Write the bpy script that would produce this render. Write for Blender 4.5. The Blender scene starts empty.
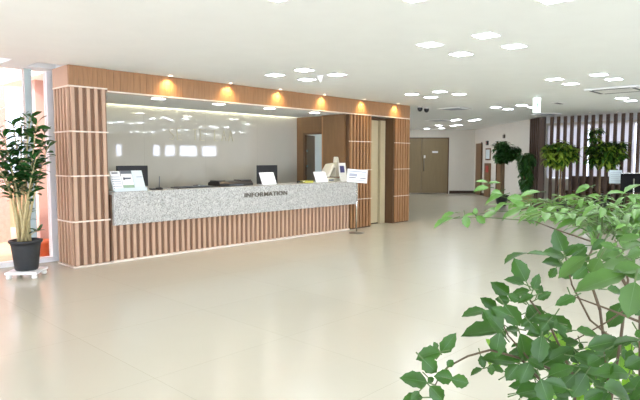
import bpy, math, random
from mathutils import Vector, Matrix, Euler
random.seed(7)
PI = math.pi
SC = bpy.context.scene
COL = SC.collection

# ------------------------------------------------------------------ camera model
FPX, CAMH, H = 555.0, 1.464, 2.70
PITCH = math.atan(41 / 555.0)
YAW = math.atan2(532 * math.cos(PITCH), 555.0)      # the reception front runs 43.7 deg right of the view
cY, sY = math.cos(YAW), math.sin(YAW)
CAM = Vector((0, 0, CAMH))
RGT = Vector((sY, -cY, 0)); FWD0 = Vector((cY, sY, 0))
FWD = Vector((cY * math.cos(PITCH), sY * math.cos(PITCH), -math.sin(PITCH)))
UPV = Vector((cY * math.sin(PITCH), sY * math.sin(PITCH), math.cos(PITCH)))
TH = math.atan2(-cY, sY)                            # frame whose x is lateral and y is along the view
MR = Matrix.Rotation(TH, 4, 'Z')


def ray(x, y):
    return FWD + RGT * ((x - 320) / FPX) + UPV * ((200 - y) / FPX)


def at(x, y, D):
    d = ray(x, y)
    return CAM + d * (D / d.dot(FWD0))


# ------------------------------------------------------------------ materials
def lin(c):
    return tuple(((v / 255) / 12.92 if v / 255 <= 0.04045 else ((v / 255 + 0.055) / 1.055) ** 2.4) for v in c)


def mat(name, rgb, rough=0.5, metal=0.0, noise=0.0, nscale=8.0, bump=0.0, spec=0.5, stretch=None, emit=None, estr=0.0,
        transl=0.0):
    m = bpy.data.materials.new(name); m.use_nodes = True
    nt = m.node_tree; b = nt.nodes['Principled BSDF']
    c = lin(rgb)
    b.inputs['Base Color'].default_value = (*c, 1)
    b.inputs['Roughness'].default_value = rough
    b.inputs['Metallic'].default_value = metal
    b.inputs['Specular IOR Level'].default_value = spec
    if emit:
        b.inputs['Emission Color'].default_value = (*lin(emit), 1)
        b.inputs['Emission Strength'].default_value = estr
    if noise or bump:
        tc = nt.nodes.new('ShaderNodeTexCoord'); mp = nt.nodes.new('ShaderNodeMapping')
        nt.links.new(tc.outputs['Object'], mp.inputs['Vector'])
        if stretch: mp.inputs['Scale'].default_value = stretch
        n = nt.nodes.new('ShaderNodeTexNoise'); n.inputs['Scale'].default_value = nscale
        n.inputs['Detail'].default_value = 6
        nt.links.new(mp.outputs['Vector'], n.inputs['Vector'])
        if noise:
            r = nt.nodes.new('ShaderNodeValToRGB')
            r.color_ramp.elements[0].position = 0.3; r.color_ramp.elements[1].position = 0.7
            r.color_ramp.elements[0].color = (*[max(0, v * (1 - noise)) for v in c], 1)
            r.color_ramp.elements[1].color = (*[min(1, v * (1 + noise)) for v in c], 1)
            nt.links.new(n.outputs['Fac'], r.inputs['Fac'])
            nt.links.new(r.outputs['Color'], b.inputs['Base Color'])
        if bump:
            bp = nt.nodes.new('ShaderNodeBump'); bp.inputs['Strength'].default_value = bump
            bp.inputs['Distance'].default_value = 0.01
            nt.links.new(n.outputs['Fac'], bp.inputs['Height'])
            nt.links.new(bp.outputs['Normal'], b.inputs['Normal'])
    if transl:
        out = nt.nodes['Material Output']
        t = nt.nodes.new('ShaderNodeBsdfTranslucent')
        t.inputs['Color'].default_value = (*([.9, .92, .95] if c[0] > .6 else [min(1, v * 1.6) for v in (c[0] * 1.4, c[1] * 1.3, c[2] * 0.6)]), 1)
        mx = nt.nodes.new('ShaderNodeMixShader'); mx.inputs[0].default_value = transl
        nt.links.new(b.outputs[0], mx.inputs[1]); nt.links.new(t.outputs[0], mx.inputs[2])
        nt.links.new(mx.outputs[0], out.inputs['Surface'])
    return m


def glass_mat():
    m = bpy.data.materials.new('window_glass'); m.use_nodes = True
    nt = m.node_tree; nt.nodes.remove(nt.nodes['Principled BSDF'])
    out = nt.nodes['Material Output']
    t = nt.nodes.new('ShaderNodeBsdfTransparent'); t.inputs[0].default_value = (0.95, 0.97, 0.96, 1)
    g = nt.nodes.new('ShaderNodeBsdfGlossy'); g.inputs['Roughness'].default_value = 0.02
    f = nt.nodes.new('ShaderNodeFresnel'); f.inputs['IOR'].default_value = 1.25
    mx = nt.nodes.new('ShaderNodeMixShader')
    nt.links.new(f.outputs[0], mx.inputs[0]); nt.links.new(t.outputs[0], mx.inputs[1]); nt.links.new(g.outputs[0], mx.inputs[2])
    nt.links.new(mx.outputs[0], out.inputs['Surface'])
    return m


def grid_mat(name, rgb, rough, pitch, line, linecol, tone, spec=0.5, plane='XY', off=(0, 0), nscale=1.5, nz=0.03):
    """tiles or slabs: thin joint lines on a regular pitch plus a little tone change per tile"""
    m = bpy.data.materials.new(name); m.use_nodes = True
    nt = m.node_tree; b = nt.nodes['Principled BSDF']
    b.inputs['Roughness'].default_value = rough; b.inputs['Specular IOR Level'].default_value = spec
    N = nt.nodes.new; L = nt.links.new
    tc = N('ShaderNodeTexCoord'); sp = N('ShaderNodeSeparateXYZ'); L(tc.outputs['Object'], sp.inputs[0])

    def mth(op, a, bb=None):
        n = N('ShaderNodeMath'); n.operation = op
        for i, v in enumerate((a, bb)):
            if v is None: continue
            if isinstance(v, (int, float)): n.inputs[i].default_value = v
            else: L(v, n.inputs[i])
        return n.outputs[0]
    U = sp.outputs[plane[0]]; V = sp.outputs[plane[1]]
    cells = []; lines = []
    for co, p, o in ((U, pitch[0], off[0]), (V, pitch[1], off[1])):
        q = mth('DIVIDE', mth('ADD', co, o), p)
        fr = mth('FRACT', q); cells.append(mth('FLOOR', q))
        e = mth('MULTIPLY', mth('MINIMUM', fr, mth('SUBTRACT', 1.0, fr)), p)
        lines.append(mth('LESS_THAN', e, line))
    ln = mth('MAXIMUM', lines[0], lines[1])
    cb = N('ShaderNodeCombineXYZ'); L(cells[0], cb.inputs[0]); L(cells[1], cb.inputs[1])
    wn = N('ShaderNodeTexWhiteNoise'); L(cb.outputs[0], wn.inputs[0])
    no = N('ShaderNodeTexNoise'); no.inputs['Scale'].default_value = nscale; no.inputs['Detail'].default_value = 8
    L(tc.outputs['Object'], no.inputs['Vector'])
    v = mth('ADD', mth('MULTIPLY', mth('SUBTRACT', wn.outputs[0], 0.5), tone), mth('MULTIPLY', mth('SUBTRACT', no.outputs['Fac'], 0.5), nz * 2))
    v = mth('ADD', v, 1.0)
    sc = N('ShaderNodeVectorMath'); sc.operation = 'SCALE'
    sc.inputs[0].default_value = lin(rgb); L(v, sc.inputs['Scale'])
    mx = N('ShaderNodeMix'); mx.data_type = 'RGBA'
    L(ln, mx.inputs[0]); L(sc.outputs[0], mx.inputs[6]); mx.inputs[7].default_value = (*lin(linecol), 1)
    L(mx.outputs[2], b.inputs['Base Color'])
    return m


def granite_mat():
    m = bpy.data.materials.new('speckled_granite'); m.use_nodes = True
    nt = m.node_tree; b = nt.nodes['Principled BSDF']; N = nt.nodes.new; L = nt.links.new
    tc = N('ShaderNodeTexCoord')
    n1 = N('ShaderNodeTexNoise'); n1.inputs['Scale'].default_value = 75; n1.inputs['Detail'].default_value = 4
    n2 = N('ShaderNodeTexNoise'); n2.inputs['Scale'].default_value = 14; n2.inputs['Detail'].default_value = 5
    for n in (n1, n2): L(tc.outputs['Object'], n.inputs['Vector'])
    r = N('ShaderNodeValToRGB'); e = r.color_ramp.elements
    e[0].position = 0.36; e[0].color = (*lin((146, 145, 138)), 1)
    e[1].position = 0.62; e[1].color = (*lin((214, 213, 206)), 1)
    x = e.new(0.48); x.color = (*lin((194, 193, 186)), 1)
    L(n1.outputs['Fac'], r.inputs['Fac'])
    r2 = N('ShaderNodeValToRGB'); e = r2.color_ramp.elements
    e[0].position = 0.35; e[0].color = (0.84, 0.84, 0.84, 1); e[1].position = 0.65; e[1].color = (1, 1, 1, 1)
    L(n2.outputs['Fac'], r2.inputs['Fac'])
    mx = N('ShaderNodeMix'); mx.data_type = 'RGBA'; mx.blend_type = 'MULTIPLY'; mx.inputs[0].default_value = 1
    L(r.outputs[0], mx.inputs[6]); L(r2.outputs[0], mx.inputs[7]); L(mx.outputs[2], b.inputs['Base Color'])
    b.inputs['Roughness'].default_value = 0.25
    return m


MT = {
    'ceiling': mat('white_ceiling_paint', (244, 248, 247), 0.9, noise=0.012, nscale=3),
    'floor': grid_mat('polished_beige_tile', (197, 192, 174), 0.2, (1.2, 1.2), 0.0016, (178, 173, 155), 0.022, spec=0.42, off=(0.55, 0.3)),
    'white_wall': mat('white_wall_paint', (228, 224, 212), 0.8, noise=0.015, nscale=3),
    'marble': grid_mat('polished_grey_marble', (196, 191, 176), 0.03, (1.3, 3.0), 0.002, (176, 170, 156), 0.02, spec=1.0, plane='XZ', off=(0.2, 0.4), nscale=2.5, nz=0.05),
    'oak': mat('light_oak', (200, 165, 138), 0.5, noise=0.05, nscale=5, stretch=(6, 6, 0.5), bump=0.05),
    'oak_groove': mat('oak_backing', (136, 104, 80), 0.6, noise=0.06, nscale=5, stretch=(6, 6, 0.5)),
    'oak_dim': mat('oak_dim', (164, 121, 82), 0.45, noise=0.12, nscale=5, stretch=(8, 8, 0.6), bump=0.04),  # oak darkened in colour to stand in for the dimmer light
    'oak_trim': mat('pale_trim', (236, 222, 205), 0.5, noise=0.02),
    'walnut': mat('brown_veneer', (124, 92, 58), 0.45, noise=0.10, nscale=4, stretch=(3, 3, 0.5)),
    'walnut_dark': mat('dark_brown_veneer', (88, 62, 38), 0.45, noise=0.10, nscale=4, stretch=(3, 3, 0.5)),
    'slat_dark': mat('dark_walnut_slat', (84, 62, 46), 0.5, noise=0.16, nscale=6, stretch=(6, 6, 0.6)),
    'slat_black': mat('blackish_brown_wood', (62, 44, 30), 0.55, noise=0.14, nscale=6, stretch=(6, 6, 0.6)),  # very dark brown wood, its own colour
    'door_beige': mat('beige_door_steel', (196, 182, 146), 0.35, noise=0.03, nscale=3),
    'door_brown': mat('olive_brown_door', (138, 120, 86), 0.5, noise=0.05, nscale=4, stretch=(4, 4, 0.4)),
    'granite': granite_mat(),
    'white_metal': mat('white_aluminium', (240, 240, 240), 0.4, noise=0.01),
    'grey_metal': mat('grey_green_aluminium', (176, 192, 190), 0.35, metal=0.3, noise=0.02),
    'chrome': mat('chrome', (215, 215, 212), 0.15, metal=1.0, noise=0.01),
    'bronze': mat('dark_bronze', (116, 110, 98), 0.35, metal=0.6, noise=0.05, nscale=30),
    'gold': mat('pale_gold', (206, 199, 166), 0.35, metal=0.1, noise=0.04, nscale=20),
    'black': mat('black_plastic', (24, 24, 26), 0.35, noise=0.1, nscale=20),
    'matte_black': mat('matte_black', (20, 20, 21), 0.8, noise=0.05, spec=0.2),
    'screen': mat('dark_screen', (18, 19, 24), 0.12, noise=0.05),
    'white_plastic': mat('white_plastic', (232, 230, 222), 0.4, noise=0.02),
    'ivory_plastic': mat('ivory_plastic', (222, 216, 196), 0.4, noise=0.03),
    'paper': mat('white_paper', (244, 245, 246), 0.7, noise=0.01),
    'paper_blue': mat('pale_blue_paper', (214, 228, 230), 0.6, noise=0.02),
    'paper_green': mat('sage_green_print', (148, 176, 150), 0.6, noise=0.04),
    'ink': mat('grey_ink', (98, 104, 112), 0.7, noise=0.05),
    'ink_pale': mat('pale_ink', (176, 182, 196), 0.7, noise=0.05),
    'purple': mat('indigo_print', (70, 66, 110), 0.6, noise=0.2, nscale=40),
    'yellow': mat('yellow_green_plastic', (206, 204, 96), 0.5, noise=0.05),
    'red': mat('red_enamel', (178, 52, 40), 0.4, noise=0.05),
    'green': mat('green_sign', (70, 150, 110), 0.5, noise=0.05),
    'acrylic': mat('frosted_acrylic', (222, 232, 232), 0.2, noise=0.01),
    'pot_black': mat('charcoal_pot', (44, 46, 48), 0.55, noise=0.12, nscale=25, bump=0.1),
    'pot_tan': mat('glazed_tan_pot', (150, 140, 96), 0.35, noise=0.08),
    'terracotta': mat('terracotta', (206, 110, 70), 0.8, noise=0.08),
    'soil': mat('potting_soil', (66, 50, 38), 0.95, noise=0.3, nscale=60, bump=0.6),
    'bark': mat('tree_bark', (118, 98, 72), 0.8, noise=0.2, nscale=25, bump=0.3),
    'cane': mat('pale_cane', (186, 170, 122), 0.6, noise=0.14, nscale=30, bump=0.2),
    'twig': mat('twig', (76, 62, 40), 0.7, noise=0.15, nscale=60),
    'twig_green': mat('green_twig', (72, 92, 44), 0.6, noise=0.12, nscale=60),
    'leaf': mat('dark_green_leaf', (44, 80, 20), 0.38, noise=0.3, nscale=14, transl=0.12, spec=0.35),
    'leaf_near': mat('gloss_toned_leaf', (64, 96, 40), 0.45, noise=0.2, nscale=16, transl=0.1, spec=0.3),  # paler green stands in for the gloss on the near leaves
    'leaf_vein': mat('leaf_vein', (74, 110, 52), 0.5, noise=0.1),
    'leaf_top_lit': mat('top_lit_green_leaf', (86, 126, 56), 0.36, noise=0.3, nscale=16, transl=0.12),  # light from above on the upper sprays is put into this green
    'leaf_backlit': mat('backlit_leaf', (104, 148, 44), 0.45, noise=0.25, nscale=16, transl=0.3),  # yellow green stands in for light coming through from behind
    'leaf_deep': mat('deep_green_leaf', (44, 88, 40), 0.32, noise=0.25, nscale=10, transl=0.12),
    'leaf_olive': mat('olive_leaf', (122, 146, 52), 0.4, noise=0.35, nscale=6, transl=0.2),
    'brick': mat('pink_brick_wall', (206, 158, 142), 0.85, noise=0.10, nscale=14),
    'pink': mat('pink_render', (206, 164, 152), 0.85, noise=0.04, nscale=6),
    'paving': mat('peach_paving', (206, 164, 128), 0.9, noise=0.14, nscale=3),
    'blue_wall': mat('blue_grey_wall', (158, 176, 172), 0.7, noise=0.02),
    'blind': mat('white_blind', (236, 236, 238), 0.8, noise=0.02, nscale=6, transl=0.55),
    'lamp': mat('lit_lamp', (255, 255, 255), 0.5, emit=(240, 247, 255), estr=32.0),
    'lamp_booth': mat('lit_booth_lamp', (255, 255, 255), 0.5, emit=(255, 252, 246), estr=17.0),
    'lamp_strip': mat('lit_cove_strip', (255, 255, 255), 0.5, emit=(255, 250, 228), estr=22.0),
    'lamp_small': mat('lit_spot', (255, 255, 255), 0.5, emit=(255, 226, 180), estr=12.0),
    'sign_lit': mat('lit_exit_sign', (240, 250, 244), 0.5, emit=(225, 250, 238), estr=1.3),
    'glass': glass_mat(),
}


MT['marble'].node_tree.nodes['Principled BSDF'].inputs['IOR'].default_value = 1.7


# ------------------------------------------------------------------ mesh builder
class MB:
    def __init__(self): self.v = []; self.f = []; self.mi = []; self.cur = 0; self.sm = []; self.smooth = False

    def add(self, vs, fs):
        o = len(self.v); self.v += [Vector(p) for p in vs]
        for f in fs:
            self.f.append([i + o for i in f]); self.mi.append(self.cur); self.sm.append(self.smooth)

    def box(self, x0, x1, y0, y1, z0, z1):
        vs = [(x, y, z) for z in (z0, z1) for y in (y0, y1) for x in (x0, x1)]
        self.add(vs, [(0, 2, 3, 1), (4, 5, 7, 6), (0, 1, 5, 4), (2, 6, 7, 3), (0, 4, 6, 2), (1, 3, 7, 5)]); return self

    def cbox(self, c, sx, sy, sz, rot=None):
        vs = [Vector((x * sx / 2, y * sy / 2, z * sz / 2)) for z in (-1, 1) for y in (-1, 1) for x in (-1, 1)]
        if rot is not None: vs = [rot @ p for p in vs]
        vs = [p + Vector(c) for p in vs]
        self.add(vs, [(0, 2, 3, 1), (4, 5, 7, 6), (0, 1, 5, 4), (2, 6, 7, 3), (0, 4, 6, 2), (1, 3, 7, 5)]); return self

    def prism(self, pts, axis, a0, a1):
        """closed polygon in the plane across the axis, extruded along it"""
        def P(u, v, a): return {'X': (a, u, v), 'Y': (u, a, v), 'Z': (u, v, a)}[axis]
        n = len(pts)
        vs = [P(u, v, a0) for u, v in pts] + [P(u, v, a1) for u, v in pts]
        self.add(vs, [tuple(range(n))[::-1], tuple(range(n, 2 * n))] + [(i, (i + 1) % n, n + (i + 1) % n, n + i) for i in range(n)]); return self

    def lathe(self, prof, c=(0, 0, 0), n=24, cap=True):
        s = self.smooth; self.smooth = True
        vs = []
        for r, z in prof:
            for k in range(n):
                a = 2 * PI * k / n; vs.append((c[0] + r * math.cos(a), c[1] + r * math.sin(a), c[2] + z))
        fs = [(i * n + k, i * n + (k + 1) % n, (i + 1) * n + (k + 1) % n, (i + 1) * n + k) for i in range(len(prof) - 1) for k in range(n)]
        self.add(vs, fs); self.smooth = False
        o = len(self.v) - len(vs)
        if cap:
            for i, fl in ((0, True), (len(prof) - 1, False)):
                idx = [o + i * n + k for k in range(n)]
                self.f.append(idx[::-1] if fl else idx); self.mi.append(self.cur); self.sm.append(False)
        self.smooth = s; return self

    def tube(self, pts, rad, n=8):
        pts = [Vector(p) for p in pts]
        if isinstance(rad, (int, float)): rad = [rad] * len(pts)
        s = self.smooth; self.smooth = True
        vs = []; up = None
        for i, p in enumerate(pts):
            d = (pts[min(i + 1, len(pts) - 1)] - pts[max(i - 1, 0)]).normalized()
            if up is None:
                up = d.orthogonal().normalized()
            up = (up - d * up.dot(d)).normalized(); w = d.cross(up)
            for k in range(n):
                a = 2 * PI * k / n; vs.append(p + (up * math.cos(a) + w * math.sin(a)) * rad[i])
        m = len(pts)
        fs = [(i * n + k, i * n + (k + 1) % n, (i + 1) * n + (k + 1) % n, (i + 1) * n + k) for i in range(m - 1) for k in range(n)]
        fs += [tuple(range(n))[::-1], tuple(range((m - 1) * n, m * n))]
        self.add(vs, fs); self.smooth = s; return self

    def leaf(self, B, T, wdir, nrm, W, droop=0.12, fold=0.25, serr=0.07, shape=0, vein=False):
        """one leaf blade with a midrib fold, a pointed tip and toothed edges"""
        B = Vector(B); T = Vector(T); a = T - B; L = a.length
        if shape == 0: pr = [(0, .06), (.08, .42), (.18, .78), (.3, .98), (.43, 1), (.57, .96), (.7, .82), (.82, .56), (.92, .24), (1, .015)]
        elif shape == 1: pr = [(0, .08), (.12, .4), (.3, .8), (.5, 1), (.7, .95), (.85, .65), (.95, .3), (1, .03)]
        else: pr = [(0, .05), (.2, .6), (.45, 1), (.7, .75), (.88, .35), (1, .02)]
        vs = []
        for i, (s, w) in enumerate(pr):
            k = 1 + (serr if i % 2 else -serr) if 0 < i < len(pr) - 1 else 1
            hw = W / 2 * w * k
            c = B + a * s + nrm * (L * droop * (0.6 * s - s * s * 1.2))
            for x in (-1, -.5, 0, .5, 1):
                vs.append(c + wdir * (hw * x) + nrm * (abs(x) ** 1.4 * hw * fold))
        fs = [(i * 5 + k, i * 5 + k + 1, (i + 1) * 5 + k + 1, (i + 1) * 5 + k) for i in range(len(pr) - 1) for k in range(4)]
        s_ = self.smooth; self.smooth = True; self.add(vs, fs)
        if vein:                                          # raised pale midrib
            self.cur = 1; vv = []
            for i, (s, w) in enumerate(pr):
                c = B + a * s + nrm * (L * droop * (0.6 * s - s * s * 1.2) + .0006); h = .013 * W * (1.1 - s)
                vv += [c - wdir * h, c + nrm * (h * .5), c + wdir * h]
            self.add(vv, [(i * 3 + k, i * 3 + k + 1, i * 3 + k + 4, i * 3 + k + 3) for i in range(len(pr) - 1) for k in (0, 1)]); self.cur = 0
        self.smooth = s_; return self

    def xf(self, M):
        self.v = [M @ p for p in self.v]; return self

    def build(self, name, m, parent=None, bevel=0.0, rotz=None):
        me = bpy.data.meshes.new(name)
        org = Vector((0, 0, 0))
        if parent is None and self.v:
            lo = [min(p[i] for p in self.v) for i in range(3)]; hi = [max(p[i] for p in self.v) for i in range(3)]
        me.from_pydata([tuple(p) for p in self.v], [], self.f)
        for mm in (m if isinstance(m, (list, tuple)) else [m]): me.materials.append(MT[mm])
        for p, k, s in zip(me.polygons, self.mi, self.sm): p.material_index = k; p.use_smooth = s
        me.update()
        o = bpy.data.objects.new(name, me); COL.objects.link(o)
        if bevel:
            b = o.modifiers.new('bevel', 'BEVEL'); b.width = bevel; b.segments = 2; b.limit_method = 'ANGLE'
        if parent is not None: o.parent = parent
        return o


def tag(o, label=None, cat=None, group=None, kind=None):
    if label: o['label'] = label
    if cat: o['category'] = cat
    if group: o['group'] = group
    if kind: o['kind'] = kind
    return o


def thing(name, label, cat, loc=(0, 0, 0), rotz=0.0, group=None):
    o = bpy.data.objects.new(name, None); COL.objects.link(o)
    o.location = loc; o.rotation_euler = (0, 0, rotz); o.empty_display_size = 0.1
    return tag(o, label, cat, group)


def struct(name, mb, m, label, cat, bevel=0.0):
    return tag(mb.build(name, m, bevel=bevel), label, cat, kind='structure')


def copy_tree(o, parent=None):
    c = o.copy(); COL.objects.link(c)
    if parent is not None: c.parent = parent
    for ch in list(o.children): copy_tree(ch, c)
    return c


# ------------------------------------------------------------------ the setting
YF = 7.46                       # plane of the reception front
X0, X1 = -6.0, 19.6
Y0 = -8.0
YW = 8.30                       # window line left of the reception
YM = 9.10                       # marble wall behind the counter


def FL(fwd, lat): return Vector((fwd * cY + lat * sY, fwd * sY - lat * cY, 0))


struct('floor', MB().box(X0 - .3, 19.8, Y0 - .3, 8.42, -0.2, 0).box(3.5, 8.9, 8.42, 10.5, -.2, 0).box(8.9, 23.5, 8.42, 19, -.2, 0), 'floor', 'glossy pale beige tiled lobby floor', 'floor')

# ceiling with two curtain-box recesses by the window
cm = MB()
cm.box(X0 - .3, 19.8, Y0 - .3, 7.60, H, H + .25)
cm.box(3.10, 8.9, 8.02, 10.5, H, H + .25)
cm.box(8.9, 23.5, 8.02, 19, H, H + .25)
cm.box(X0 - .3, 3.10, 8.02, 8.42, H, H + .25)
cm.box(2.42, 2.72, 7.60, 8.02, H, H + .25)
cm.box(3.10, 19.8, 7.60, 8.02, H, H + .25)
cm.box(X0 - .3, 3.10, 7.55, 8.07, H + .25, H + .29)
struct('ceiling', cm, 'ceiling', 'flat white ceiling with recessed square lamps', 'ceiling')

# left glazing: window_1 between lobby and garden
w1 = thing('window_1', 'tall garden window with white frame behind the potted plant', 'window'); tag(w1, kind='structure')
MB().box(3.05, 3.15, 8.22, 8.34, 0.06, H).build('mullion', 'white_metal', w1)
MB().box(2.77, 2.86, 8.25, 8.36, 0.06, H).build('mullion', 'grey_metal', w1)
for x in (0.6, -1.6, -3.8): MB().box(x, x + .08, 8.25, 8.36, 0.06, H).build('mullion', 'white_metal', w1)
MB().box(X0, 3.14, 8.20, 8.36, 0.0, 0.06).build('sill', 'white_metal', w1)
for a, b in ((2.86, 3.05), (0.68, 2.77), (-1.52, .6), (-3.72, -1.6), (X0, -3.8)):
    MB().box(a, b, 8.295, 8.303, 0.06, H).build('pane', 'glass', w1)

# wall on the far left and behind the camera: unseen, glazed to let fill daylight in
w2 = thing('window_2', 'unseen glazed wall of tall panes added for daylight at the left end of the lobby', 'window'); tag(w2, kind='structure')
for k in range(9):
    y = Y0 + k * 2.03; MB().box(X0 - .1, X0, y, y + .08, 0.12, H).build('mullion', 'white_metal', w2)
MB().box(X0 - .1, X0, Y0, YW, 0, .12).build('sill', 'white_metal', w2)
MB().box(X0 - .052, X0 - .046, Y0, YW, .12, H).build('pane', 'glass', w2)
w3 = thing('window_3', 'unseen glazed wall of tall panes added for daylight behind the camera', 'window'); tag(w3, kind='structure')
for k in range(9):
    x = X0 + k * 2.0; MB().box(x, x + .08, Y0 - .1, Y0, 0.12, H).build('mullion', 'white_metal', w3)
MB().box(X0, 10.1, Y0 - .1, Y0, 0, .12).build('sill', 'white_metal', w3)
MB().box(X0, 10.0, Y0 - .052, Y0 - .046, .12, H).build('pane', 'glass', w3)
# wall further right behind the camera with a band of high panes (they mirror in the marble)
wb = MB()
WX = [(12.9, 13.2), (14.9, 15.3), (15.6, 16.2), (16.5, 17.6), (17.9, 18.9)]
wb.box(10.1, X1, Y0 - .1, Y0, 0, 1.62); wb.box(10.1, X1, Y0 - .1, Y0, 2.18, H)
xs = 10.1
for a, b in WX:
    wb.box(xs, a, Y0 - .1, Y0, 1.62, 2.18); xs = b
wb.box(xs, X1, Y0 - .1, Y0, 1.62, 2.18)
struct('wall_south', wb, 'white_wall', 'white wall with a band of high panes behind the camera', 'wall')
w4 = thing('window_4', 'band of small high panes in the wall behind the camera', 'window'); tag(w4, kind='structure')
for a, b in WX: MB().box(a, b, Y0 - .053, Y0 - .047, 1.62, 2.18).build('pane', 'glass', w4)

# outside the garden window
struct('ground_outside', MB().box(-14, 26, 8.45, 24, -0.27, -0.21).box(-14, 3.48, 8.45, 24, -.2, -.04).box(3.48, 8.88, 10.52, 24, -.2, -.04).box(20, 30, -12, 8.3, -.2, -.04), 'paving', 'sunlit peach paving outside the garden window', 'ground')
bk = MB(); bk.box(-6, 3.36, 11.0, 11.2, -.04, 3.6)
o = bk.build('brick_wall', 'brick'); tag(o, 'pale pink brick garden wall at the far left outside the window', 'wall')
o = MB().box(3.27, 3.46, 9.3, 9.6, -.04, 3.6).build('garden_pillar', 'pink'); tag(o, 'pink rendered pillar outside the garden window beside the mullion', 'pillar')
o = MB().box(3.5, 8.9, 13.4, 13.6, -.04, 1.15).build('garden_wall', 'paving'); tag(o, 'low peach garden wall beyond the window under the white sky', 'wall')
tp = thing('terracotta_pot', 'orange terracotta pot outside the window behind the black planter', 'pot', (3.24, 9.02, -0.04))
MB().lathe([(.085, 0), (.12, .2), (.135, .2), (.135, .25), (.115, .25), (.11, .22)]).build('bowl', 'terracotta', tp)
MB().lathe([(.108, .215), (.0, .222)], cap=False).build('soil', 'soil', tp)


# ------------------------------------------------------------------ reception: pillars, fascia, counter
def slat_run_x(mb, xa, xb, y, z0, z1, per=.1, wid=.045, dep=.035):
    n = max(1, round((xb - xa) / per)); p = (xb - xa) / n
    for k in range(n):
        x = xa + p * (k + .5); mb.box(x - wid / 2, x + wid / 2, y, y + dep, z0, z1)
    return mb


def slat_run_y(mb, x, ya, yb, z0, z1, per=.1, wid=.045, dep=.035):
    n = max(1, round((yb - ya) / per)); p = (yb - ya) / n
    for k in range(n):
        y = ya + p * (k + .5); mb.box(x, x + dep, y - wid / 2, y + wid / 2, z0, z1)
    return mb


BANDS = (0.62, 1.235, 1.83, 2.425)
pl_ = thing('slatted_pillar', 'pale oak slatted pillar at the left end of the reception counter', 'pillar', (3.04, YF, 0))


def P0(mb): return mb.xf(Matrix.Translation((-3.04, -YF, 0)))


P0(MB().box(3.075, 3.56, YF + .035, 8.0, 0, 2.70)).build('core', 'oak_groove', pl_)
mb = MB()
zs = (0.02,) + BANDS
for a, b in zip(zs[:-1], zs[1:]): slat_run_x(mb, 3.04, 3.56, YF, a + .008, b - .008)
P0(mb).build('front_slats', 'oak', pl_)
mb = MB()
for a, b in zip(zs[:-1], zs[1:]): slat_run_y(mb, 3.04, YF + .04, 8.0, a + .008, b - .008, wid=.042)
P0(mb).build('side_slats', 'oak', pl_)
for z in (0.01,) + BANDS:
    P0(MB().box(3.035, 3.565, YF - .004, YF + .034, z - .009, z + .009).box(3.035, 3.074, YF + .034, 8.0, z - .009, z + .009)).build('trim_strip', 'oak_trim', pl_)
mb = MB()
for k in range(8):
    a = 3.045 + k * .0645; mb.box(a, a + .0615, YF - .002, YF + .034, 2.435, 2.695)
P0(mb).build('top_planks', 'oak_dim', pl_)
P0(MB().box(3.045, 3.074, YF + .034, 8.0, 2.435, 2.695)).build('side_panel', 'oak', pl_)

fs = thing('fascia_beam', 'oak plank fascia beam running above the reception opening', 'beam', (3.57, YF, 2.4))


def F0_(mb): return mb.xf(Matrix.Translation((-3.57, -YF, -2.4)))


mb = MB(); x = 3.57
while x < 10.84:
    w = min(.1, 10.85 - x); mb.box(x, x + w - .003, YF + .02, YF + .05, 2.405, 2.695); x += .1
F0_(mb).build('planks', 'oak_dim', fs)
F0_(MB().box(3.57, 10.85, YF + .05, YF + .12, 2.405, 2.698)).build('backing', 'oak_groove', fs)
F0_(MB().box(3.57, 10.85, YF + .005, YF + .12, 2.385, 2.404)).build('trim_strip', 'oak_trim', fs)


def pilaster(xa, xb, label, yb):
    t = thing('slatted_pilaster', label, 'pilaster', (xa, YF, 0))
    T = Matrix.Translation((-xa, -YF, 0))
    MB().box(xa, xb, YF + .04, yb, 0, 2.383).xf(T).build('core', 'walnut_dark', t)
    m_ = MB(); zz = (0.02, .62, 1.235, 1.83, 2.383)
    for a, b in zip(zz[:-1], zz[1:]): slat_run_x(m_, xa, xb, YF + .003, a + .006, b - .006, per=.1, wid=.048, dep=.036)
    m_.xf(T).build('slats', 'oak_dim', t)  # dimmer light at this end is put into the slat colour
    for z in (0.62, 1.235, 1.83): MB().box(xa, xb, YF, YF + .038, z - .006, z + .006).xf(T).build('trim_strip', 'oak_trim', t)
    return t


pilaster(8.70, 9.43, 'oak slatted pilaster left of the beige lift door', 8.15)
pilaster(10.27, 10.85, 'oak slatted pilaster at the right end of the reception front', 7.84)

# recess with the beige door between the pilasters
d3 = thing('door_3', 'beige steel door in the recess between the two slatted pilasters', 'door', (9.44, 7.78, 0)); tag(d3, kind='structure')
MB().box(0.0, .60, 0, .05, 0.02, 2.33).build('leaf', 'door_beige', d3)
MB().box(.62, .80, -.06, .05, 0, 2.33).build('jamb', 'door_beige', d3)
MB().box(0.0, .82, -.05, .06, 2.33, 2.382).build('head', 'walnut_dark', d3)
MB().box(0, .6, -.01, .05, 0, .018).build('threshold', 'slat_black', d3)
o = MB().box(10.232, 10.266, YF + .04, 7.84, 0, 2.383).build('trim_1', 'walnut_dark'); tag(o, 'dark brown reveal panel right of the beige lift door', 'trim', kind='structure')
o = MB().box(9.47, 9.56, 7.766, 7.776, 1.68, 1.79).build('call_plate', 'white_plastic'); tag(o, 'small white wall plate on the beige lift door', 'plate')

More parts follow.
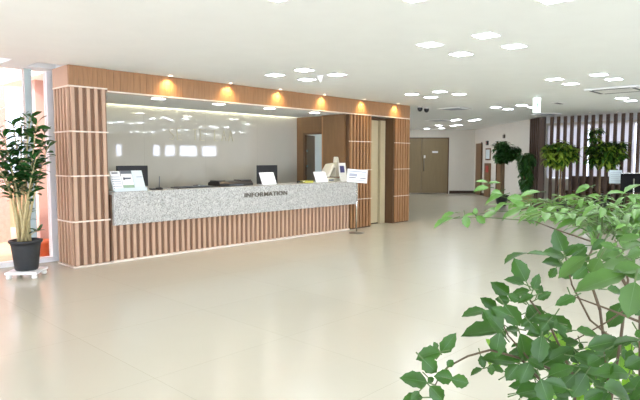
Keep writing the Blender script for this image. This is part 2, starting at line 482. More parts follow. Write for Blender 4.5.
# booth shell
struct('wall_marble', MB().box(3.50, 8.80, YM, YM + .15, 0, H), 'marble', 'polished grey marble wall behind the reception counter', 'wall')
struct('wall_booth_left', MB().box(3.50, 3.56, 8.02, YM - .002, 0, H).box(3.15, 3.499, 8.24, 8.30, 0, H), 'white_wall', 'white end wall of the reception bay', 'wall')
struct('wall_booth_back', MB().box(8.80, 12.0, 10.4, 10.5, 0, H)  .box(5.0, 5.1, YM + .15, 10.4, 0, H), 'blue_wall', 'pale blue grey wall of the room behind reception', 'wall')
bc = MB().box(3.565, 8.69, YF + .125, 9.0, 2.39, 2.43)
struct('ceiling_reception', bc, 'ceiling', 'lowered white ceiling over the reception counter', 'ceiling')
# right side wall of the booth with a doorway
br = MB()
br.box(8.76, 8.80, 8.90, YM - .002, 0, 2.388); br.box(8.76, 8.80, 8.22, 8.90, 2.04, 2.388)
struct('wall_reception_right', br, 'walnut', 'brown veneer wall with the doorway at the right of reception', 'wall')
o = MB().box(8.66, 8.70, YF + .12, 8.19, 0, 2.388).build('trim_2', 'walnut'); tag(o, 'wide brown veneer panel closing the counter bay', 'trim', kind='structure')
o = MB().box(8.655, 8.76, 8.19, 8.225, 0, 2.388).build('trim_3', 'oak_dim'); tag(o, 'narrow oak edge beside the reception doorway', 'trim', kind='structure')
d2 = thing('door_2', 'open brown door leaf in the doorway behind the counter', 'door', (8.81, 8.86, 0)); tag(d2, kind='structure')
MB().box(-.05, .0, -.02, .03, 0, 2.04).box(-.05, .0, -.62, -.02, 2.0, 2.04).build('frame', 'walnut_dark', d2)
lf = MB().box(.0, .62, -.02, .02, 0.02, 2.0).xf(Matrix.Rotation(math.radians(27), 4, 'Z')).build('leaf', 'walnut', d2)
for z in (1.28, 1.62): MB().box(-.012, .03, -.035, -.022, z, z + .05).build('hinge', 'chrome', d2)
struct('wall_back_room', MB().box(9.85, 9.95, 8.15, 10.4, 0, H).box(8.80, 9.95, 8.152, 8.2, 0, H), 'blue_wall', 'pale blue grey wall seen through the open doorway', 'wall')
o = MB().box(9.2, 9.38, 9.0, 9.18, 2.66, 2.699).build('ceiling_lamp', 'lamp_booth'); tag(o, 'unseen square lamp added to light the room behind the reception doorway', 'lamp')  # added out of view to brighten the room beyond the doorway
o = MB().box(3.57, 8.68, 8.93, 8.96, 2.44, 2.47).build('cove_light', 'lamp_strip'); tag(o, 'long cove light strip washing the marble wall', 'light')

# counter
ct = thing('reception_counter', 'long reception counter with speckled granite front over oak slats', 'counter', (3.58, YF, 0))


def C0(mb): return mb.xf(Matrix.Translation((-3.58, -YF, 0)))


C0(MB().box(3.58, 8.86, 7.385, YF - .012, .535, 1.0)).build('granite_front', 'granite', ct, bevel=.004)
C0(MB().box(3.58, 8.65, YF - .012, 7.98, .965, 1.0)).build('worktop', 'granite', ct, bevel=.003)
C0(MB().box(3.58, 8.65, YF + .04, YF + .10, 0, .96)).build('core', 'oak_groove', ct)
mb = MB(); slat_run_x(mb, 3.57, 8.69, YF + .004, .03, .53)
C0(mb).build('slats', 'oak', ct)
C0(MB().box(3.57, 8.69, YF, YF + .04, 0, .028)).build('plinth', 'oak_trim', ct)
C0(MB().box(3.6, 8.6, 7.98, 8.55, .70, .74).box(3.6, 3.64, 7.98, 8.5, 0, .7).box(8.56, 8.6, 7.98, 8.5, 0, .7)).build('desk', 'walnut', ct)


def text_mesh(txt, size, depth, name, m, parent=None, width=None, offset=0.0):
    cu = bpy.data.curves.new(name, 'FONT'); cu.body = txt; cu.size = size; cu.extrude = depth; cu.offset = offset
    cu.align_x = 'LEFT'; cu.space_character = 1.12
    tmp = bpy.data.objects.new('tmp', cu); COL.objects.link(tmp)
    bpy.context.view_layer.update()
    dg = bpy.context.evaluated_depsgraph_get()
    me = bpy.data.meshes.new_from_object(tmp.evaluated_get(dg))
    bpy.data.objects.remove(tmp)
    me.name = name; me.materials.clear(); me.materials.append(MT[m])
    o = bpy.data.objects.new(name, me); COL.objects.link(o)
    if width:
        w = max(v.co.x for v in me.vertices) - min(v.co.x for v in me.vertices)
        for v in me.vertices: v.co.x *= width / w
    if parent is not None: o.parent = parent
    return o


o = text_mesh('INFORMATION', .105, .006, 'lettering', 'bronze', ct, width=.98, offset=.002)
o.location = (5.87 - 3.58, 7.385 - YF - .007, .818); o.rotation_euler = (PI / 2, 0, 0)
o['label'] = 'dark bronze INFORMATION letters'

# faint gold lettering on the marble: strokes too thin to read in the photograph
gl = thing('wall_lettering', 'faint pale gold lettering high on the marble wall', 'lettering', (5.5, YM - .012, 1.82))
STR = {'A': [(0, 0, .5, 1), (.5, 1, 1, 0), (.2, .4, .8, .4)], 'L': [(0, 0, 0, 1), (0, 0, .8, 0)],
       'S': [(1, .9, .3, 1), (.3, 1, 0, .75), (0, .75, 1, .3), (1, .3, .6, 0), (.6, 0, 0, .1)],
       'T': [(0, 1, 1, 1), (.5, 0, .5, 1)], 'E': [(0, 0, 0, 1), (0, 1, .9, 1), (0, .5, .7, .5), (0, 0, .9, 0)]}
for k, ch in enumerate('SE TE LAA'):
    if ch == ' ': continue
    m_ = MB(); ox = k * .168
    for x0, z0, x1, z1 in STR[ch]:
        a = Vector((ox + x0 * .11, 0, z0 * .21)); b = Vector((ox + x1 * .11, 0, z1 * .21)); d = b - a
        m_.cbox((a + b) / 2, d.length, .010, .009, Matrix.Rotation(-math.atan2(d.z, d.x), 3, 'Y'))
    m_.build('letter', 'gold', gl)

# ------------------------------------------------------------------ far end of the lobby (frame: x lateral, y along the view)
BACK, LATW = 23.6, 6.55


def R_(mb): return mb.xf(MR)


mb = MB()
mb.box(3.6, 5.6, BACK + .16, BACK + .2, 0, H); mb.box(-1, 3.7, BACK, BACK + .15, 0, H); mb.box(5.46, LATW, BACK, BACK + .15, 0, H); mb.box(3.7, 5.46, BACK, BACK + .15, 2.37, H)  # first box is added unseen behind the door to stop light leaking
struct('wall_back', R_(mb), 'white_wall', 'white end wall of the corridor with the brown double door', 'wall')
struct('baseboard_back', R_(MB().box(5.5, LATW, BACK - .015, BACK - .001, 0, .12)), 'slat_black', 'dark baseboard along the white end wall', 'baseboard')
d1 = thing('door_1', 'olive brown double door with long handles at the corridor end', 'door', (0, 0, 0), TH); tag(d1, kind='structure')
for a, b in ((3.74, 4.30), (4.31, 5.42)):
    lv = MB().box(a, b, BACK + .01, BACK + .06, .02, 2.33).build('leaf', 'door_brown', d1)
MB().box(3.7, 3.74, BACK - .01, BACK + .1, 0, 2.37).box(5.42, 5.46, BACK - .01, BACK + .1, 0, 2.37).box(3.74, 5.42, BACK - .01, BACK + .1, 2.33, 2.37).build('frame', 'walnut_dark', d1)
MB().tube([(4.40, BACK - .05, .95), (4.40, BACK - .05, 1.5)], .018).tube([(4.40, BACK - .05, 1.0), (4.40, BACK + .02, 1.0)], .012).tube([(4.40, BACK - .05, 1.45), (4.40, BACK + .02, 1.45)], .012).build('handle', 'bronze', lv)
MB().box(4.40, 4.47, BACK - .012, BACK + .012, 1.5, 1.62).build('lock', 'white_plastic', lv)
o = R_(MB().box(4.75, 5.0, BACK - .006, BACK + .008, 1.72, 1.80)).build('door_plate', 'paper'); tag(o, 'small pale name plate on the olive double door', 'sign')

# corridor left wall (behind the reception block), side wall and the wall behind the slats
struct('wall_corridor', MB().box(10.72, 10.84, 7.85, 17.5, 0, H), 'white_wall', 'white corridor wall behind the slatted pilaster', 'wall')
mb = MB().box(LATW, LATW + .15, 17.3, BACK + .15, 0, H)
struct('wall_right', R_(mb), 'white_wall', 'white side wall behind the pot trees', 'wall')
struct('baseboard_right', R_(MB().box(LATW - .015, LATW - .001, 17.4, BACK - .02, 0, .1)), 'slat_black', 'dark baseboard along the white side wall', 'baseboard')
d4 = thing('door_4', 'narrow brown door at the far end of the side wall', 'door', (0, 0, 0), TH); tag(d4, kind='structure')
MB().box(LATW - .03, LATW - .002, 22.45, 23.3, .0, 2.1).build('leaf', 'walnut', d4)
MB().box(LATW - .06, LATW - .03, 22.40, 22.47, 0, 2.14).build('frame', 'walnut_dark', d4)
d5 = thing('door_5', 'brown side wall door behind the nearest pot tree', 'door', (0, 0, 0), TH); tag(d5, kind='structure')
MB().box(LATW - .03, LATW - .002, 19.7, 20.5, .0, 2.05).build('leaf', 'walnut', d5)
MB().box(LATW - .05, LATW - .002, 20.5, 20.56, 0, 2.1).build('frame', 'walnut_dark', d5)
nb = thing('notice_board', 'pale framed notice on the side wall above the red hose cabinet', 'notice', FL(21.65, LATW - .03) + Vector((0, 0, 1.42)), TH)
MB().box(.0, .025, -.3, .3, 0, .46).build('frame', 'walnut', nb); MB().box(-.004, .0, -.25, .25, .05, .41).build('sheet', 'paper_blue', nb)
fc = thing('hose_cabinet', 'brown fire hose cabinet with a red sign on the side wall', 'cabinet', FL(21.6, LATW - .07), TH)
MB().box(0, .066, -.32, .32, 0, 1.3).build('body', 'walnut', fc); MB().box(-.008, 0, -.2, .12, .95, 1.2).build('sign_plate', 'red', fc)
al = thing('wall_alarm', 'small dark alarm box high on the side wall', 'alarm', FL(21.75, LATW - .06) + Vector((0, 0, 2.0)), TH)
MB().box(0, .058, -.09, .09, 0, .17).build('box', 'black', al); MB().box(-.01, 0, -.03, .03, .06, .12).build('lamp_lens', 'red', al)
bt = thing('bell', 'small brown sounder high on the side wall above the pot tree', 'alarm', FL(19.8, LATW - .05) + Vector((0, 0, 2.2)), TH)
MB().box(0, .048, -.07, .07, 0, .12).build('box', 'bronze', bt); MB().box(.0, .03, -.04, .04, .12, .16).build('cap', 'ivory_plastic', bt)

# dark slat screen: an oblique stretch, then the long run in front of the cafe
sc1 = thing('slat_screen', 'close set dark wood screen at the end of the white side wall', 'screen', (0, 0, 0), TH)
MB().box(LATW + .06, LATW + .1, 16.45, 17.29, 0, 2.69).build('backing', 'slat_black', sc1)
for k in range(6):
    y = 16.46 + k * .143; MB().box(LATW - .08, LATW + .058, y, y + .06, 0, 2.69).build('slat', 'slat_dark', sc1)
sc2 = thing('slat_partition', 'open screen of tall dark wood slats in front of the cafe windows', 'partition', (16.5, 6.45, 0))
for k in range(21):
    y = -.19 * k; MB().box(.0, .07, y - .085, y - .005, 0, 2.69).build('slat', 'slat_dark', sc2)
MB().box(.0, .06, -3.95, 0, 0, .04).build('floor_rail', 'slat_black', sc2)

# cafe behind the slats
struct('wall_cafe_end', MB().box(18.35, X1, 8.15, 8.25, 0, H), 'white_wall', 'white end wall of the cafe behind the slats', 'wall')
mb = MB().box(X1, X1 + .15, Y0, 8.25, 0, .8).box(X1, X1 + .15, Y0, 8.25, 2.6, H)
for a, b in ((7.75, 8.25), (Y0, -4.85)): mb.box(X1, X1 + .15, a, b, .8, 2.6)
struct('wall_cafe', mb, 'white_wall', 'white cafe wall below and above the windows', 'wall')
w5 = thing('window_5', 'cafe windows with white roller blinds behind the slats', 'window'); tag(w5, kind='structure')
for k in range(9):
    y = 7.75 - 1.4 * k
    MB().box(X1 + .01, X1 + .09, y - .06, y, .8, 2.6).build('mullion', 'white_metal', w5)
    MB().box(X1 + .05, X1 + .056, y - 1.4, y - .06, .8, 2.6).build('pane', 'glass', w5)
    MB().box(X1 - .02, X1 - .016, y - 1.36, y - .04, .82, 2.62).build('blind', 'blind', w5)

# ------------------------------------------------------------------ lamps
LAMPS = [(5.235, 3.36), (5.235, 2.71), (5.95, 2.74), (5.95, 3.39),
         (4.42, 1.72), (3.64, 2.47), (2.90, 3.22),
         (8.95, 6.13), (8.97, 5.53), (9.64, 6.15), (9.57, 5.48),
         (8.81, 3.39), (8.79, 2.745), (9.52, 3.40), (9.445, 2.73),
         (12.55, 6.196), (12.5, 5.54), (13.257, 6.227), (13.16, 5.56),
         (12.48, 3.44), (13.14, 3.45), (12.48, 2.75), (13.14, 2.75),
         (5.53, 6.2), (5.51, 5.57), (6.18, 6.19), (6.13, 5.52),
         (19.4, 12.55), (17.93, 11.09), (19.6, 11.97), (18.37, 10.75), (18.2, 10.4), (15.88, 9.31), (15.61, 9.0), (16.4, 8.9), (16.05, 8.55)]
for cx in (-1.65, 1.97, 5.59, 9.21, 12.83, 16.45):
    for cy in (-5.35, -2.55, .25):
        for dx, dy in ((-.35, -.32), (-.35, .32), (.35, -.32), (.35, .32)): LAMPS.append((cx + dx, cy + dy))
for dx, dy in ((-.35, -.32), (-.35, .32), (.35, -.32), (.35, .32)):
    LAMPS.append((-1.65 + dx, 3.05 + dy)); LAMPS.append((-1.65 + dx, 5.85 + dy))
LTRB = ('leftmost', 'topmost', 'lowest', 'rightmost')
ALRT = ('leftmost', 'topmost', 'rightmost', 'lowest')
CL = ['%s of the four large ceiling lamps high above the shrub' % q for q in ALRT]
CL += ['%s of the three ceiling lamps cut by the top edge of the picture' % q for q in ('rightmost', 'middle', 'leftmost')]
CL += ['%s of the four ceiling lamps just right of the fascia end' % q for q in LTRB]
CL += ['%s of the four ceiling lamps left of the ceiling cassette vent' % q for q in LTRB]
CL += ['%s of the four ceiling lamps below and left of the exit sign' % q for q in LTRB]
CL += ['left one of the two ceiling lamps under the cassette vent', 'right one of the two ceiling lamps under the cassette vent'] + ['ceiling lamp just past the right picture edge'] * 2
CL += ['%s of the four ceiling lamps in front of the reception fascia' % q for q in LTRB]
CL += ['%s of the nine far lamps on the corridor ceiling' % q for q in ('leftmost', 'second from left', 'third from left', 'fifth from left', 'seventh from left', 'fourth from left', 'sixth from left', 'second from right', 'rightmost')]
CG = ['lamps high above the shrub'] * 4 + ['lamps at the top picture edge'] * 3 + ['lamps right of the fascia end'] * 4 + ['lamps left of the cassette vent'] * 4 + ['lamps by the exit sign'] * 4 + ['lamps under the cassette vent'] * 4 + ['lamps before the fascia'] * 4 + ['far corridor lamps'] * 9
lp = thing('ceiling_lamp', 'x', 'lamp', (0, 0, H))
MB().box(-.10, .10, -.10, .10, -.006, -.001).build('diffuser', 'lamp', lp)
MB().box(-.112, .112, -.112, -.101, -.008, -.001).box(-.112, .112, .101, .112, -.008, -.001).box(-.112, -.101, -.101, .101, -.008, -.001).box(.101, .112, -.101, .101, -.008, -.001).build('frame', 'white_metal', lp)
for i, (x, y) in enumerate(LAMPS):
    o = lp if i == 0 else copy_tree(lp)
    o.location = (x, y, H)
    lab = CL[i] if i < len(CL) else 'square ceiling lamp overhead behind the camera'
    o['label'] = lab; o['group'] = CG[i] if i < len(CG) else 'lamps overhead behind the camera'
bl = thing('ceiling_spotlight', 'x', 'lamp', (0, 0, 2.39))
MB().lathe([(.105, -.004), (.105, -.001)]).build('diffuser', 'lamp_booth', bl)
MB().lathe([(.107, -.001), (.107, -.007), (.12, -.007), (.12, -.001)], cap=False).build('rim', 'white_metal', bl)
BW = ['leftmost', 'second from left', 'third from left', 'rightmost']
for i, (x, y) in enumerate(((4.51, 7.74), (5.65, 7.76), (6.78, 7.76), (8.0, 7.80))):
    o = bl if i == 0 else copy_tree(bl)
    o.location = (x, y, 2.39); o['label'] = 'round recessed lamp under the fascia over the counter, ' + BW[i]; o['group'] = 'recessed lamps over the counter'
# warm downlights washing the fascia
dl = thing('downlight', 'x', 'downlight', (0, 0, H))
MB().lathe([(.03, -.001), (.03, -.006), (.042, -.006), (.042, -.001)], cap=False).build('rim', 'white_metal', dl)
MB().lathe([(.029, -.003), (.029, -.001)]).build('lens', 'lamp_small', dl)
ORD = ['first', 'second', 'third', 'fourth', 'fifth', 'sixth']
for i, x in enumerate((4.51, 5.62, 6.72, 7.86, 9.07, 10.25)):
    o = dl if i == 0 else copy_tree(dl)
    o.location = (x, YF - .07, H); o['label'] = 'tiny warm downlight grazing the oak fascia, %s from the left' % ORD[i]; o['group'] = 'downlights along the fascia'
    L = bpy.data.lights.new('downlight_beam', 'SPOT'); L.energy = 17; L.color = (1, .68, .32); L.spot_size = math.radians(125); L.spot_blend = 1.0; L.shadow_soft_size = .02
    lo = bpy.data.objects.new('downlight_beam', L); COL.objects.link(lo); lo.location = (x, YF - .07, H - .02)
    lo.rotation_euler = Euler((math.radians(12), 0, 0))
for i, (x, y) in enumerate(((16.08, 6.7), (16.05, 5.52), (15.93, 4.48), (15.76, 5.11))):
    o = copy_tree(dl); o.location = (x, y, H)
    o['label'] = 'tiny lit downlight in the ceiling before the dark slats, ' + ['at the screen corner', 'above the yellowing pot tree', 'above the black display board', 'left of the air outlet'][i]
    o['group'] = 'downlights along the slats'

# other ceiling things
ex = thing('exit_sign', 'lit hanging exit sign with a pale green running figure', 'sign', tuple(at(537, 98, 11.0)[:2]) + (0,), TH)
zt = at(537, 91.5, 11.0).z; zb = at(537, 105.8, 11.0).z
zt = min(zt, 2.66); zb = zt - .29
MB().box(-.07, .07, -.02, .02, zb, zt).build('body', 'sign_lit', ex, bevel=.004)
MB().box(-.01, .01, -.01, .01, zt, H).build('bracket', 'white_metal', ex)
pg = MB()
pg.cbox((.0, -.022, zb + .185), .02, .004, .02).cbox((0, -.022, zb + .15), .018, .004, .05).cbox((.014, -.022, zb + .16), .05, .004, .01)
pg.cbox((-.012, -.022, zb + .11), .012, .004, .05, Matrix.Rotation(.5, 3, 'Y')).cbox((.014, -.022, zb + .115), .012, .004, .05, Matrix.Rotation(-.5, 3, 'Y'))
pg.build('pictogram', 'green', ex)
av = thing('air_conditioner_vent', 'square white air conditioning cassette in the ceiling at the right', 'vent', (10.85, 3.08, H))
MB().box(-.42, .42, -.42, .42, -.03, -.001).build('panel', 'white_metal', av, bevel=.008)
for s in (-1, 1):
    MB().box(-.3, .3, s * .34 - .03, s * .34 + .03, -.033, -.0305).build('slot', 'ink', av)
    MB().box(s * .34 - .03, s * .34 + .03, -.3, .3, -.033, -.0305).build('slot', 'ink', av)
av2 = thing('air_outlet', 'small slotted air outlet in the ceiling beyond the exit sign', 'vent', (12.6, 4.75, H))
MB().box(-.22, .22, -.1, .1, -.012, -.001).build('panel', 'white_metal', av2); MB().box(-.17, .17, -.04, .04, -.015, -.0125).build('slot', 'ink', av2)
for nm, x, y, lab in (('a', 12.2, 7.1, 'square white ceiling vent beyond the security cameras'), ('b', 15.45, 6.15, 'flat white ceiling vent near the corner of the slats'), ('c', 15.5, 9.6, 'flat ceiling vent far down the corridor')):
    v = thing('ceiling_vent', lab, 'vent', (x, y, H))
    MB().box(-.3, .3, -.3, .3, -.02, -.001).build('panel', 'white_metal', v); MB().box(-.22, .22, -.22, .22, -.023, -.0205).build('grille', 'ink_pale', v)
for i, (px, py) in enumerate(((420, 110.7), (426.5, 108.8))):
    p = at(px, py, 13.2 + .25 * i)
    k = thing('security_camera', ('left' if i == 0 else 'right') + ' dark dome security camera on the ceiling beside the fascia end', 'camera', (p.x, p.y, H), 0, 'dome cameras on the ceiling')
    MB().lathe([(.065, -.03), (.07, -.001)]).build('mount', 'white_plastic', k)
    MB().lathe([(.0, -.125), (.03, -.115), (.052, -.09), (.06, -.06), (.06, -.031)], cap=False).build('dome', 'black', k)
p = at(416.5, 109.5, 12.9)
k = thing('wall_speaker', 'small oak box with a cream front at the fascia end', 'speaker', (10.86, 7.62, 2.48))
MB().box(0, .16, 0, .12, 0, .17).build('body', 'oak_dim', k); MB().box(.162, .19, -.01, .08, .02, .19).build('front', 'ivory_plastic', k)
k = thing('motion_detector', 'small white cone detector on the ceiling beside the fascia lamps', 'detector', (6.07, 5.8, H))
MB().lathe([(.012, -.10), (.045, -.02), (.045, -.001)]).build('cone', 'white_plastic', k); MB().lathe([(.06, -.008), (.06, -.001)]).build('base', 'white_metal', k)
k = thing('sprinkler', 'small white ceiling sprinkler among the far corridor lamps', 'sprinkler', tuple(at(455.5, 127, 21.0)[:2]) + (H,))
MB().lathe([(.05, -.01), (.05, -.001)]).build('plate', 'white_metal', k); MB().lathe([(.015, -.12), (.015, -.01)]).build('head', 'white_plastic', k)

# ------------------------------------------------------------------ things on the counter
ZT = 1.001
TILT = Matrix.Rotation(math.radians(-24), 4, 'X')


def card_thing(name, label, cat, x, y, w, h, marks, tilt=24, base='paper', group=None, z=ZT):
    t = thing(name, label, cat, (x, y, z), 0, group)
    R = Matrix.Rotation(math.radians(-tilt), 4, 'X')
    cd_ = MB().box(0, w, 0, .006, .004, h).xf(R).build('card', base, t)
    for m_, a, b, c, d in marks: MB().box(a, b, -.002, -.0002, c, d).xf(R).build('print', m_, cd_)
    return t, R


bh = thing('brochure_holder', 'clear acrylic leaflet holder on the left end of the counter', 'holder', (3.64, 7.50, ZT))
R = Matrix.Rotation(math.radians(-24), 4, 'X')
MB().box(0, .50, .012, .018, .012, .24).xf(R).build('back_plate', 'acrylic', bh)
MB().box(0, .50, -.03, .16, 0, .008).build('foot', 'acrylic', bh)
MB().box(0, .50, -.03, -.025, .008, .05).build('lip', 'acrylic', bh)
ln = [('ink', .02, .11, .265, .285)] + [('ink_pale', .012, .13, .03 + k * .036, .038 + k * .036) for k in range(6)] + [('ink', .005, .02, .03 + k * .036, .042 + k * .036) for k in range(6)]
card_thing('leaflet', 'white leaflet with lines of print, left in the acrylic holder', 'leaflet', 3.645, 7.50, .145, .305, ln, group='leaflets in the holder', z=ZT + .011)
card_thing('leaflet', 'grey topped leaflet with a green foot, middle in the acrylic holder', 'leaflet', 3.80, 7.50, .165, .31,
           [('ink', 0, .165, .26, .31), ('ink', .03, .14, .175, .2), ('ink', .02, .045, .165, .205), ('paper_green', 0, .165, .0, .085)], group='leaflets in the holder', z=ZT + .011)
card_thing('leaflet', 'plain pale blue leaflet, right in the acrylic holder', 'leaflet', 3.97, 7.50, .165, .31, [('ink_pale', .06, .15, .20, .215)], base='paper_blue', group='leaflets in the holder', z=ZT + .011)


def monitor(label, x, y, w, h, z0, yawd=0):
    t = thing('monitor', label, 'monitor', (x, y, .741), math.radians(yawd), 'monitors behind the counter')
    hs_ = MB().box(-w / 2, w / 2, -.02, .02, z0 - .741, z0 + h - .741).build('housing', 'black', t, bevel=.006)
    MB().box(-w / 2 + .015, w / 2 - .015, .0205, .022, z0 - .741 + .02, z0 + h - .741 - .015).build('screen', 'screen', hs_)
    MB().box(-.03, .03, -.05, -.021, .02, z0 + h / 2 - .741).build('neck', 'black', t)
    MB().box(-.12, .12, -.11, .09, 0, .018).build('foot', 'black', t, bevel=.004)
    return t


monitor('wide black monitor behind the leaflet holder', 4.29, 8.2, .52, .33, 1.03)
monitor('black monitor behind the white card in the counter middle', 7.09, 8.2, .46, .36, .985, -8)
ps = thing('pen_stand', 'black pen standing on a small dark base beside the leaflets', 'pen stand', (4.42, 7.62, ZT))
MB().lathe([(.055, 0), (.06, .012), (.05, .028), (.02, .034)]).build('base', 'black', ps)
MB().tube([(0.0, 0, .03), (.02, .02, .20)], .006).build('pen', 'ink', ps)
MB().box(-.14, -.07, -.03, .05, 0, .02).build('tray', 'black', ps)
cb_ = thing('clipboard', 'flat dark clipboard with papers lying on the counter', 'clipboard', (4.75, 7.60, ZT))
MB().prism([(0, 0), (.32, .03), (.75, .02), (.75, .26), (.30, .28), (0, .24)], 'Z', 0, .014).build('board', 'black', cb_)
MB().box(.05, .28, .04, .22, .0145, .022).box(.42, .62, .06, .24, .0145, .026).build('papers', 'ink', cb_)
MB().box(.48, .56, .20, .25, .027, .042).build('clip', 'chrome', cb_)
bp = thing('printer', 'low wide black printer on the counter left of the white card', 'printer', (5.53, 7.60, ZT))
MB().prism([(0, 0), (.34, 0), (.34, .06), (.28, .085), (.04, .085), (0, .04)], 'X', 0, .72).build('body', 'black', bp, bevel=.006)
MB().box(.0, .16, .06, .27, .0855, .10).box(.5, .72, .06, .27, .0855, .1).build('lid', 'black', bp)
MB().box(.2, .5, -.002, -.0002, .015, .03).build('slot', 'ink', bp)
ln = [('ink_pale', .05, .28, .06 + k * .028, .067 + k * .028) for k in range(4)]
for nm, lab, x, w, h in (('a', 'white notice card leaning before the black monitor', 6.42, .34, .235), ('b', 'white notice card right of the doorway view on the counter', 7.80, .34, .225)):
    t, R = card_thing('notice_card', lab, 'card', x, 7.55, w, h, [(q[0], q[1], q[1] + (w - .1) * (.9 if k % 2 else .7), q[3], q[4]) for k, q in enumerate(ln)], group='notice cards on the counter', z=ZT + .006)
    MB().box(.02, w - .02, 0, .13, -.004, .003).build('foot', 'acrylic', t)
yt = thing('memo_tray', 'small yellow green tray left of the right hand notice card', 'tray', (7.60, 7.66, ZT))
MB().box(0, .22, 0, .16, 0, .02).box(0, .22, 0, .01, .02, .04).box(0, .22, .15, .16, .02, .04).build('tray', 'yellow', yt); MB().box(.02, .2, .03, .13, .021, .028).build('notes', 'paper', yt)
st = thing('stapler', 'small black stapler beside the yellow green tray', 'stapler', (7.40, 7.66, ZT))
MB().box(0, .14, 0, .035, 0, .012).build('base', 'black', st); MB().prism([(0, .016), (.14, .02), (.14, .032), (.02, .045), (0, .04)], 'Y', 0.004, .031).build('arm', 'black', st)
pm = thing('card_terminal', 'cream desktop machine with a sloped arm at the right counter end', 'machine', (8.17, 7.62, ZT))
MB().prism([(0, 0), (.50, 0), (.50, .07), (.06, .09), (0, .06)], 'Y', 0, .28).build('base', 'ivory_plastic', pm, bevel=.01)
MB().prism([(.02, .10), (.22, .36), (.42, .38), (.42, .10), (.30, .10), (.30, .28), (.245, .29), (.12, .10)], 'Y', .03, .25).build('arm', 'ivory_plastic', pm, bevel=.008)
MB().prism([(.38, .385), (.47, .385), (.44, .50), (.40, .51)], 'Y', .08, .18).build('head', 'ivory_plastic', pm, bevel=.006)
MB().box(.06, .2, -.004, -.0005, .02, .05).build('keypad', 'ink', pm)
pf = thing('photo_stand', 'white card stand with an indigo picture beside the cream machine', 'picture stand', (8.42, 7.47, ZT))
R = Matrix.Rotation(math.radians(-10), 4, 'X')
MB().box(.0, .22, .0, .012, .01, .39).xf(R).build('card', 'white_plastic', pf); MB().box(.03, .16, -.003, -.0003, .19, .33).xf(R).build('picture', 'purple', pf)
MB().box(.02, .2, -.02, .12, 0, .01).build('foot', 'white_plastic', pf)

# notice on a chrome floor stand
fp = Vector((8.40, 7.03, 0))
ns = thing('notice_stand', 'white notice board on a thin chrome floor stand at the counter end', 'sign stand', fp, TH)
MB().lathe([(.15, 0), (.15, .012), (.05, .03), (.02, .035)]).build('base', 'bronze', ns)
MB().tube([(0, 0, .03), (0, 0, 1.05)], .014, 10).build('pole', 'chrome', ns)
R = Matrix.Translation((0, -.02, 1.0)) @ Matrix.Rotation(math.radians(5), 4, 'Y') @ Matrix.Rotation(math.radians(-20), 4, 'X')
MB().box(-.20, .20, -.012, .0, .0, .27).xf(R).build('board', 'paper', ns); nbd = ns.children[-1]
for k, (a, b, c, d, m_) in enumerate(((-.17, .17, .215, .235, 'ink_pale'), (-.16, .0, .12, .18, 'ink_pale'), (.03, .16, .12, .19, 'paper_blue'), (-.16, -.02, .085, .1, 'ink'), (.06, .17, .085, .1, 'ink'), (-.1, .15, .04, .055, 'ink_pale'))):
    MB().box(a, b, -.0145, -.0125, c, d).xf(R).build('print', m_, nbd)

# ------------------------------------------------------------------ potted plant by the garden window
PD = 6.87
pb = at(27, 274.5, PD); pb.z = 0
zz = thing('potted_plant', 'tall green cane plant in a black pot by the garden window', 'plant', (pb.x, pb.y, .085))
MB().lathe([(.125, 0), (.135, .02), (.168, .30), (.18, .345), (.195, .345), (.195, .375), (.178, .375), (.17, .33)], cap=False).lathe([(.0, .0), (.125, 0)], cap=False).build('pot', 'pot_black', zz)
MB().lathe([(.17, .335), (.09, .345), (0, .35)], cap=False).build('soil', 'soil', zz)
cn = MB(); lf1 = MB()
B0 = Vector((pb.x, pb.y, .085))


def rnd(a, b): return random.uniform(a, b)


tips = [(-6, 128), (4, 138), (13, 124), (22, 120), (30, 117), (37, 122), (45, 132), (48, 146), (-4, 160), (10, 156), (24, 150), (36, 158), (28, 205), (40, 232)]
for i, (tx, ty) in enumerate(tips):
    T = at(tx, ty, PD + rnd(-.28, .28)) - B0
    B = Vector((rnd(-.09, .09), rnd(-.09, .09), .33))
    mid = B.lerp(T, .5) + Vector((0, 0, .10)) + Vector((-T.x * .12, -T.y * .12, 0))
    pts = []
    for k in range(9):
        t = k / 8; pts.append(B * (1 - t) ** 2 + mid * 2 * t * (1 - t) + T * t * t)
    r0 = .019 if i < 12 else .008
    cn.tube(pts, [r0 * (1 - .7 * k / 8) for k in range(9)], 7)
    n = 34 if i < 8 else (28 if i < 12 else 10)
    for k in range(n):
        t = (.47 if i < 12 else .5) + (.53 if i < 12 else .5) * k / (n - 1)
        c = B * (1 - t) ** 2 + mid * 2 * t * (1 - t) + T * t * t
        a = k * 2.4 + i
        out = Vector((math.cos(a), math.sin(a), rnd(-.1, .75) + (.6 if k > n - 4 else 0))).normalized()
        L = rnd(.10, .17) * (1 if i < 12 else .7)
        b0 = c + out * .015; t0 = b0 + out * L
        w = out.cross(Vector((0, 0, 1))).normalized(); nn = w.cross(out).normalized()
        if nn.z < 0: nn = -nn
        tw = rnd(-.7, .7); w2 = w * math.cos(tw) + nn * math.sin(tw); n2 = nn * math.cos(tw) - w * math.sin(tw)
        lf1.leaf(b0, t0, w2, n2, L * rnd(.42, .55), droop=.25, fold=.2, serr=0, shape=1)
cn.build('canes', 'cane', zz); lf1.build('foliage', 'leaf_deep', zz)
wt = thing('plant_trolley', 'white square plant trolley on small feet under the black pot', 'trolley', (pb.x, pb.y, 0), TH + .1)
MB().box(-.19, .19, -.19, .19, .05, .084).build('tray', 'white_metal', wt, bevel=.012)
for sx in (-1, 1):
    for sy in (-1, 1): MB().lathe([(.028, 0), (.034, .012), (.03, .05)], (sx * .15, sy * .15, 0), 12).build('foot', 'white_plastic', wt)


